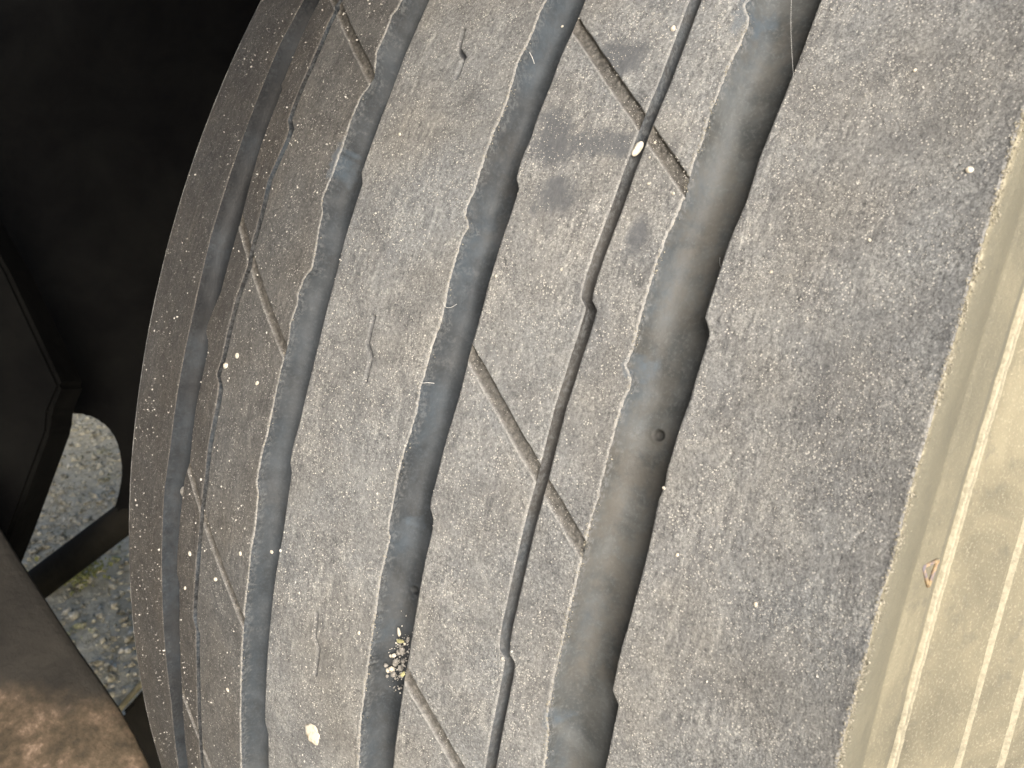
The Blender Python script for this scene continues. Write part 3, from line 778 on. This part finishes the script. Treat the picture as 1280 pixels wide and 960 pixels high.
grains = [(25.1, 180.9, .95, 1), (105.6, 115.9, .95, 1), (87.7, 161.9, .5, 1), (90.0, 83.8, .45, 1), (-112.3, -62.6, 1.5, 0), (-105.7, -53.1, 1.2, 0),
          (-53.0, 106.1, .7, 0), (-22.9, -183.1, .75, 0), (59.7, -44.4, .5, 0), (70.6, 63.9, .45, 0), (87.8, -79.2, .6, 1), (40.8, 93.9, .5, 0),
          (-2.0, 35.3, .5, 0), (17.0, 45.9, .45, 0), (-89.4, -64.8, .9, 0), (-121.0, -206.9, 1.1, 0), (-99.0, -208.5, 1.0, 0), (-83.9, -178.1, .9, 0),
          (-66.3, -164.0, .8, 0), (-123.9, -236.8, .9, 0), (-87.5, -282.3, .9, 0), (-8.3, 178.7, .45, 0), (31.5, 118.5, .42, 0), (33.5, 97.0, .5, 0),
          (31.4, 110.5, .35, 0), (23.8, -15.0, .3, 0), (67.0, -72, .55, 1), (26.5, -158, .5, 0)]
GRAIN_LABELS = [
    'small cream grain on the rib right of the narrow groove, near the top edge',
    'cream grain alone near the right shoulder edge in the upper right',
    'cream grain high on the broad right rib, uppermost grain there',
    'cream grain on the broad right rib, level with the lower diagonal cut top',
    'largest white grain beside the leftmost narrow groove',
    'white grain just right of the largest one by the leftmost narrow groove',
    'white grain just right of the second wide groove, near the top',
    'white grain on the second broad rib left of the debris heap',
    'white grain on the right lip of the right wide groove, below the round dent',
    'tiny white grain on the broad right rib, a third of the way down',
    'cream grain low on the broad right rib, in its middle',
    'white grain on the left lip of the right wide groove, below the upper diagonal cut',
    'tiny white grain right of the third wide groove, above the lower diagonal cut',
    'small white grain mid rib between third groove and narrow groove, above its kink',
    'white grain left of the second wide groove, half way down the photo',
    'white grain just left of the leftmost narrow groove in the lower left',
    'largest white grain right of the leftmost narrow groove in the lower left',
    'white grain beside the lower left diagonal cut',
    'white grain in line with the second wide groove, lower left',
    'lowest white grain beside the leftmost wide groove',
    'white grain near the bottom, left of the second wide groove',
    'tiny white grain in the third wide groove near the top edge',
    'small white grain lying in the upper diagonal cut right of the cream pebble',
    'white grain just below right of the cream pebble',
    'tiny white grain touching the narrow groove next to the cream pebble',
    'tiny white grain left of the narrow groove, near the photo centre',
    'cream grain on the broad right rib close to the right wide groove, lower half',
    'white grain on the lower kink of the long narrow groove']
for i, (x, t, s, g) in enumerate(grains):
    lab = GRAIN_LABELS[i]
    stone('grit_grain', lab, 'grit grain', x, t, s, M_CREAM if g else M_PALE, stretch=(1, 1.2, 0.7), turn=i * 1.3,
          group='loose grains of grit on the tread ribs', seed=60 + i)


def fibre(label, pts, rad=0.05, cat='fibre', name='fibre'):
    P = [WHEEL @ Vector(place(np.array([x]), np.array([float(t)]), d)[0].tolist()) for x, t, d in pts]
    # smooth the path
    for _ in range(2):
        Q = [P[0]]
        for a, b in zip(P[:-1], P[1:]): Q += [a * .75 + b * .25, a * .25 + b * .75]
        P = Q + [P[-1]]
    base = P[0].copy()
    v, f = tube_mesh([p - base for p in P], rad * 1e-3, 5)
    o = mesh_obj(name, v, f, M_FIBRE, None, world=Matrix.Translation(base))
    return tag(o, label, cat)


fibre('straight thin cobweb strand stretched down across the right wide groove at the top edge', [(52.5, 204, -0.6), (56.0, 182, -0.5), (60.6, 158.5, -0.2)], 0.035,
      'cobweb strand', 'cobweb_strand')
fibre('short white fibre lying across the left lip of the third groove', [(-18.0, -30.5, -.3), (-16.6, -31.2, -.5), (-15.3, -30.0, .3), (-14.0, -29.6, 1.5)], 0.09)
fibre('curved white fibre on the left lip of the third groove, above the short one', [(-16.6, 15.0, -.3), (-15.8, 12.6, -.2), (-14.6, 12.8, .8), (-13.6, 16.0, 1.8)], 0.07)
fibre('hooked white fibre near the top of the third groove', [(-16.2, 162.5, .4), (-15.0, 160.2, .8), (-14.0, 157.0, 1.5)], 0.10)
fibre('tiny curled hair on the floor of the right wide groove', [(54.0, 70.0, 6.8), (54.6, 66.0, 6.6), (56.0, 64.0, 6.4)], 0.07)

# ------------------------------------------------------------------ the ground under the truck
def at(px, py, dist):
    """world point seen at a place of the photograph, dist metres in front of the lens plane"""
    d = Vector(((px - 640) / 1117.043, -(py - 480) / 1117.043, -1.0)) * dist
    return cam.matrix_world @ d


M_GROUND = simple_material('gravelly_soil', [(0.30, (0.32, 0.285, 0.19)), (0.5, (0.58, 0.53, 0.38)), (0.7, (0.74, 0.69, 0.52))], 60, 0.95, 0.01, bscale=60)
n = 90
gx = np.concatenate([-np.geomspace(60, 3.3, 14), np.linspace(-3, 1.5, 120), np.geomspace(1.8, 60, 14)])
gy = np.concatenate([-np.geomspace(60, 2.3, 12), np.linspace(-2, 2, 100), np.geomspace(2.3, 60, 12)])
GX, GY = np.meshgrid(gx, gy)
GZ = 0.008 * vn(GX * 1000, GY * 1000, 130, 81) + 0.006 * vn(GX * 1000, GY * 1000, 60, 82) - 0.012
gv = np.stack([GX, GY, GZ], -1).reshape(-1, 3)
tag(mesh_obj('ground', gv, grid_faces(len(gy), len(gx)), M_GROUND), kind='structure')

# stones of the gravel, spread where the ground shows between the truck's parts
mg, nt, b = new_mat('mossy_gravel')
nn = N(nt)
c = nn.ramp(nn.noise(70, 5, 0.7), [(0.34, (0.12, 0.115, 0.085)), (0.42, (0.30, 0.275, 0.19)), (0.48, (0.52, 0.48, 0.36)), (0.57, (0.68, 0.63, 0.47)), (0.66, (0.88, 0.85, 0.74))])
c = nn.mix(nn.rampv(nn.noise(9, 4, 0.6), 0.56, 0.70, 0, 0.65), c, (0.30, 0.34, 0.13))
nt.links.new(c, b.inputs['Base Color']); b.inputs['Roughness'].default_value = 0.9
nt.links.new(nn.bump(nn.noise(140, 4, 0.6), 0.004, 0.8), b.inputs['Normal'])
n = 40000
X = rng.uniform(-2.6, -0.55, n); Y = rng.uniform(-0.9, 0.8, n)
S = 0.002 + 0.008 * rng.random(n) ** 3
Z = 0.008 * vn(X * 1000, Y * 1000, 130, 81) + 0.006 * vn(X * 1000, Y * 1000, 60, 82) - 0.012 + S * rng.uniform(-0.5, 0.3, n)
cloud('gravel', np.stack([X, Y, Z], -1), S, mg, None, 0.4, smooth=True)
M_MOSS = simple_material('yellow_moss', [(0.3, (0.16, 0.17, 0.05)), (0.6, (0.38, 0.38, 0.14))], 60, 0.95)
pm = at(92, 716, 1.0); cw = cam.matrix_world.translation
dm = (pm - cw); tm = -cw.z / dm.z; pm = cw + dm * tm
n = 420
MP = np.stack([rng.normal(pm.x, .028, n), rng.normal(pm.y, .022, n), rng.uniform(.0, .010, n)], -1)
cloud('moss', MP, rng.uniform(.0015, .004, n), M_MOSS, None)

# ------------------------------------------------------------------ the truck's underside behind the tyre
under = empty('truck_underbody', 'dark truck underside with frame panel, rod and mud caked plate left of the tyre', 'truck underside',
              Matrix.Translation((-0.9, 0.4, 0.9)))
UI = under.matrix_world.inverted()
M_BLACK = simple_material('black_chassis', [(0.35, (0.004, 0.004, 0.004)), (0.7, (0.010, 0.010, 0.009))], 12, 0.9, 0.002, spec=0.12)
M_DARK = simple_material('dusty_black_steel', [(0.35, (0.010, 0.010, 0.009)), (0.7, (0.026, 0.024, 0.019))], 14, 0.9, 0.002, spec=0.12)


def slab(name, outline, dists, thick, mat, label=None, bevel=0.004, sm=False):
    """plate with the given outline at its real distance, extruded away from the lens by thick"""
    P = [at(x, y, d) for (x, y), d in zip(outline, dists if hasattr(dists, '__len__') else [dists] * len(outline))]
    nrm = Vector((0, 0, 0)); c0 = sum(P, Vector()) / len(P)
    for a, b2 in zip(P, P[1:] + P[:1]): nrm += (a - c0).cross(b2 - c0)
    nrm.normalize()
    if nrm.dot(cam.matrix_world.translation - c0) > 0: nrm = -nrm
    bm = bmesh.new()
    vs = [bm.verts.new(UI @ p) for p in P]
    f = bm.faces.new(vs)
    r = bmesh.ops.extrude_face_region(bm, geom=[f])
    for v in r['geom']:
        if isinstance(v, bmesh.types.BMVert): v.co += nrm * thick
    bmesh.ops.recalc_face_normals(bm, faces=bm.faces)
    if bevel:
        bmesh.ops.bevel(bm, geom=list(bm.edges), offset=bevel, segments=2, affect='EDGES', clamp_overlap=True)
    me = bpy.data.meshes.new(name); bm.to_mesh(me); bm.free()
    me.materials.append(mat)
    o = bpy.data.objects.new(name, me); COL.objects.link(o); o.parent = under
    if label: o['label'] = label
    return o


slab('frame_panel', [(-110, -260), (700, -260), (700, 640), (140, 640), (148, 612), (151, 588), (147, 560), (139, 541), (125, 527), (106, 518), (86, 517),
                     (70, 500), (60, 470), (-110, 470)], 1.02, 0.03, M_BLACK, 'black frame panel with a rounded cut-out above the gravel')
slab('suspension_arm', [(-110, 130), (-70, 200), (10, 340), (76, 482), (62, 515), (60, 540), (36, 605), (12, 670), (-40, 800), (-110, 860)], 0.86, 0.05, M_BLACK,
     'dark steel arm slanting down on the far left')
v, f = tube_mesh([UI @ at(-120, 835, 1.02), UI @ at(45, 732, 1.03), UI @ at(160, 645, 1.04), UI @ at(420, 440, 1.06)], 0.0185, 16)
o = mesh_obj('brake_rod', v, f, M_DARK, under); o['label'] = 'dark rod running diagonally in front of the gravel'
o.matrix_parent_inverse = Matrix()
slab('lower_bracket', [(150, 893), (162, 880), (178, 862), (230, 820), (300, 1100), (190, 1100), (183, 990)], 0.98, 0.02, M_DARK, 'dark bracket low beside the tyre')
v, f = tube_mesh([UI @ at(128, 905, .97), UI @ at(150, 885, .97), UI @ at(185, 845, .98), UI @ at(260, 760, 1.0)], 0.0035, 8)
mesh_obj('thin_pipe', v, f, simple_material('dusty_pipe', [(.3, (.14, .13, .08)), (.7, (.30, .28, .19))], 60, .8), under)

# mud caked plate: curved sheet that faces up more and more towards its lower end
mp, nt, b = new_mat('mud_caked_plate')
nn = N(nt)
at_n = nt.nodes.new('ShaderNodeAttribute'); at_n.attribute_name = 'marks'
sp = nt.nodes.new('ShaderNodeSeparateColor'); nt.links.new(at_n.outputs['Color'], sp.inputs[0])
film = nn.ramp(nn.noise(18, 5, 0.6), [(0.35, (0.024, 0.022, 0.018)), (0.65, (0.042, 0.038, 0.031))])
mud = nn.ramp(nn.noise(55, 7, 0.75, dist=0.15), [(0.36, (0.055, 0.043, 0.028)), (0.48, (0.10, 0.076, 0.048)), (0.57, (0.16, 0.115, 0.077)), (0.66, (0.34, 0.25, 0.18))])
k = nn.math('ADD', sp.outputs[0], nn.math('MULTIPLY', nn.math('SUBTRACT', nn.noise(22, 5, 0.65), 0.5), 0.9))
nt.links.new(nn.mix(nn.rampv(k, 0.30, 0.85), film, mud), b.inputs['Base Color'])  # dried mud below; the darker film above also carries painted shading
b.inputs['Roughness'].default_value = 0.8
nt.links.new(nn.bump(nn.noise(60, 5, 0.65), 0.003, 0.8), b.inputs['Normal'])
edge = [(-40, 605), (0, 664), (26, 706), (52, 746), (75, 782), (100, 820), (126, 856), (150, 891), (168, 922), (185, 957), (215, 1030), (245, 1110)]
cols = 30
V, A = [], []
for i, (ex, ey) in enumerate(edge):
    s = i / (len(edge) - 1)
    for j in range(cols):
        u = j / (cols - 1)
        px = ex - 330 * u; py = ey + 110 * u
        dist = 0.66 + 0.05 * (1 - math.cos(u * 1.8)) + 0.10 * (1 - s) ** 1.5 - 0.02 * s ** 2 - 0.10 * u
        V.append(UI @ at(px, py, dist)); A.append((sstep(790, 930, np.array(py - 0.12 * px)).item(), 0, 0, 0))
nf = len(edge) * cols
back = [v + (UI.to_3x3() @ (at(0, 0, 1) - cam.matrix_world.translation)).normalized() * 0.006 for v in V]
F = []
def gi(i, j): return i * cols + j
for i in range(len(edge) - 1):
    for j in range(cols - 1):
        F.append([gi(i, j), gi(i, j + 1), gi(i + 1, j + 1), gi(i + 1, j)])
        F.append([nf + gi(i, j), nf + gi(i + 1, j), nf + gi(i + 1, j + 1), nf + gi(i, j + 1)])
    F.append([gi(i, 0), gi(i + 1, 0), nf + gi(i + 1, 0), nf + gi(i, 0)])
    F.append([gi(i, cols - 1), nf + gi(i, cols - 1), nf + gi(i + 1, cols - 1), gi(i + 1, cols - 1)])
for j in range(cols - 1):
    F.append([gi(0, j), nf + gi(0, j), nf + gi(0, j + 1), gi(0, j + 1)])
    e = len(edge) - 1
    F.append([gi(e, j), gi(e, j + 1), nf + gi(e, j + 1), nf + gi(e, j)])
mesh_obj('mud_plate', [tuple(v) for v in V + back], F, mp, under, attrs=np.array(A + A))['label'] = 'curved steel plate with brown dried mud at the lower left'

# unseen load bed and rear panel added and sized to block sun and sky
def box(name, lo, hi, mat, label=None):
    a, b2 = Vector(lo), Vector(hi)
    V = [(x, y, z) for x in (a.x, b2.x) for y in (a.y, b2.y) for z in (a.z, b2.z)]
    V = [tuple(UI @ Vector(v)) for v in V]
    F = [[0, 1, 3, 2], [4, 6, 7, 5], [0, 4, 5, 1], [2, 3, 7, 6], [0, 2, 6, 4], [1, 5, 7, 3]]
    o = mesh_obj(name, V, F, mat, under, smooth=False)
    if label: o['label'] = label
    return o


box('load_bed_blocker', (-0.70, -3.2, 1.04), (0.20, 4.0, 1.16), M_BLACK)  # out of view, cut to shade the left ribs and the underside
box('added_sky_blocker', (-0.80, -0.95, 0.12), (0.02, -0.935, 0.70), M_DARK)  # made-up panel behind the camera that shades the left ribs
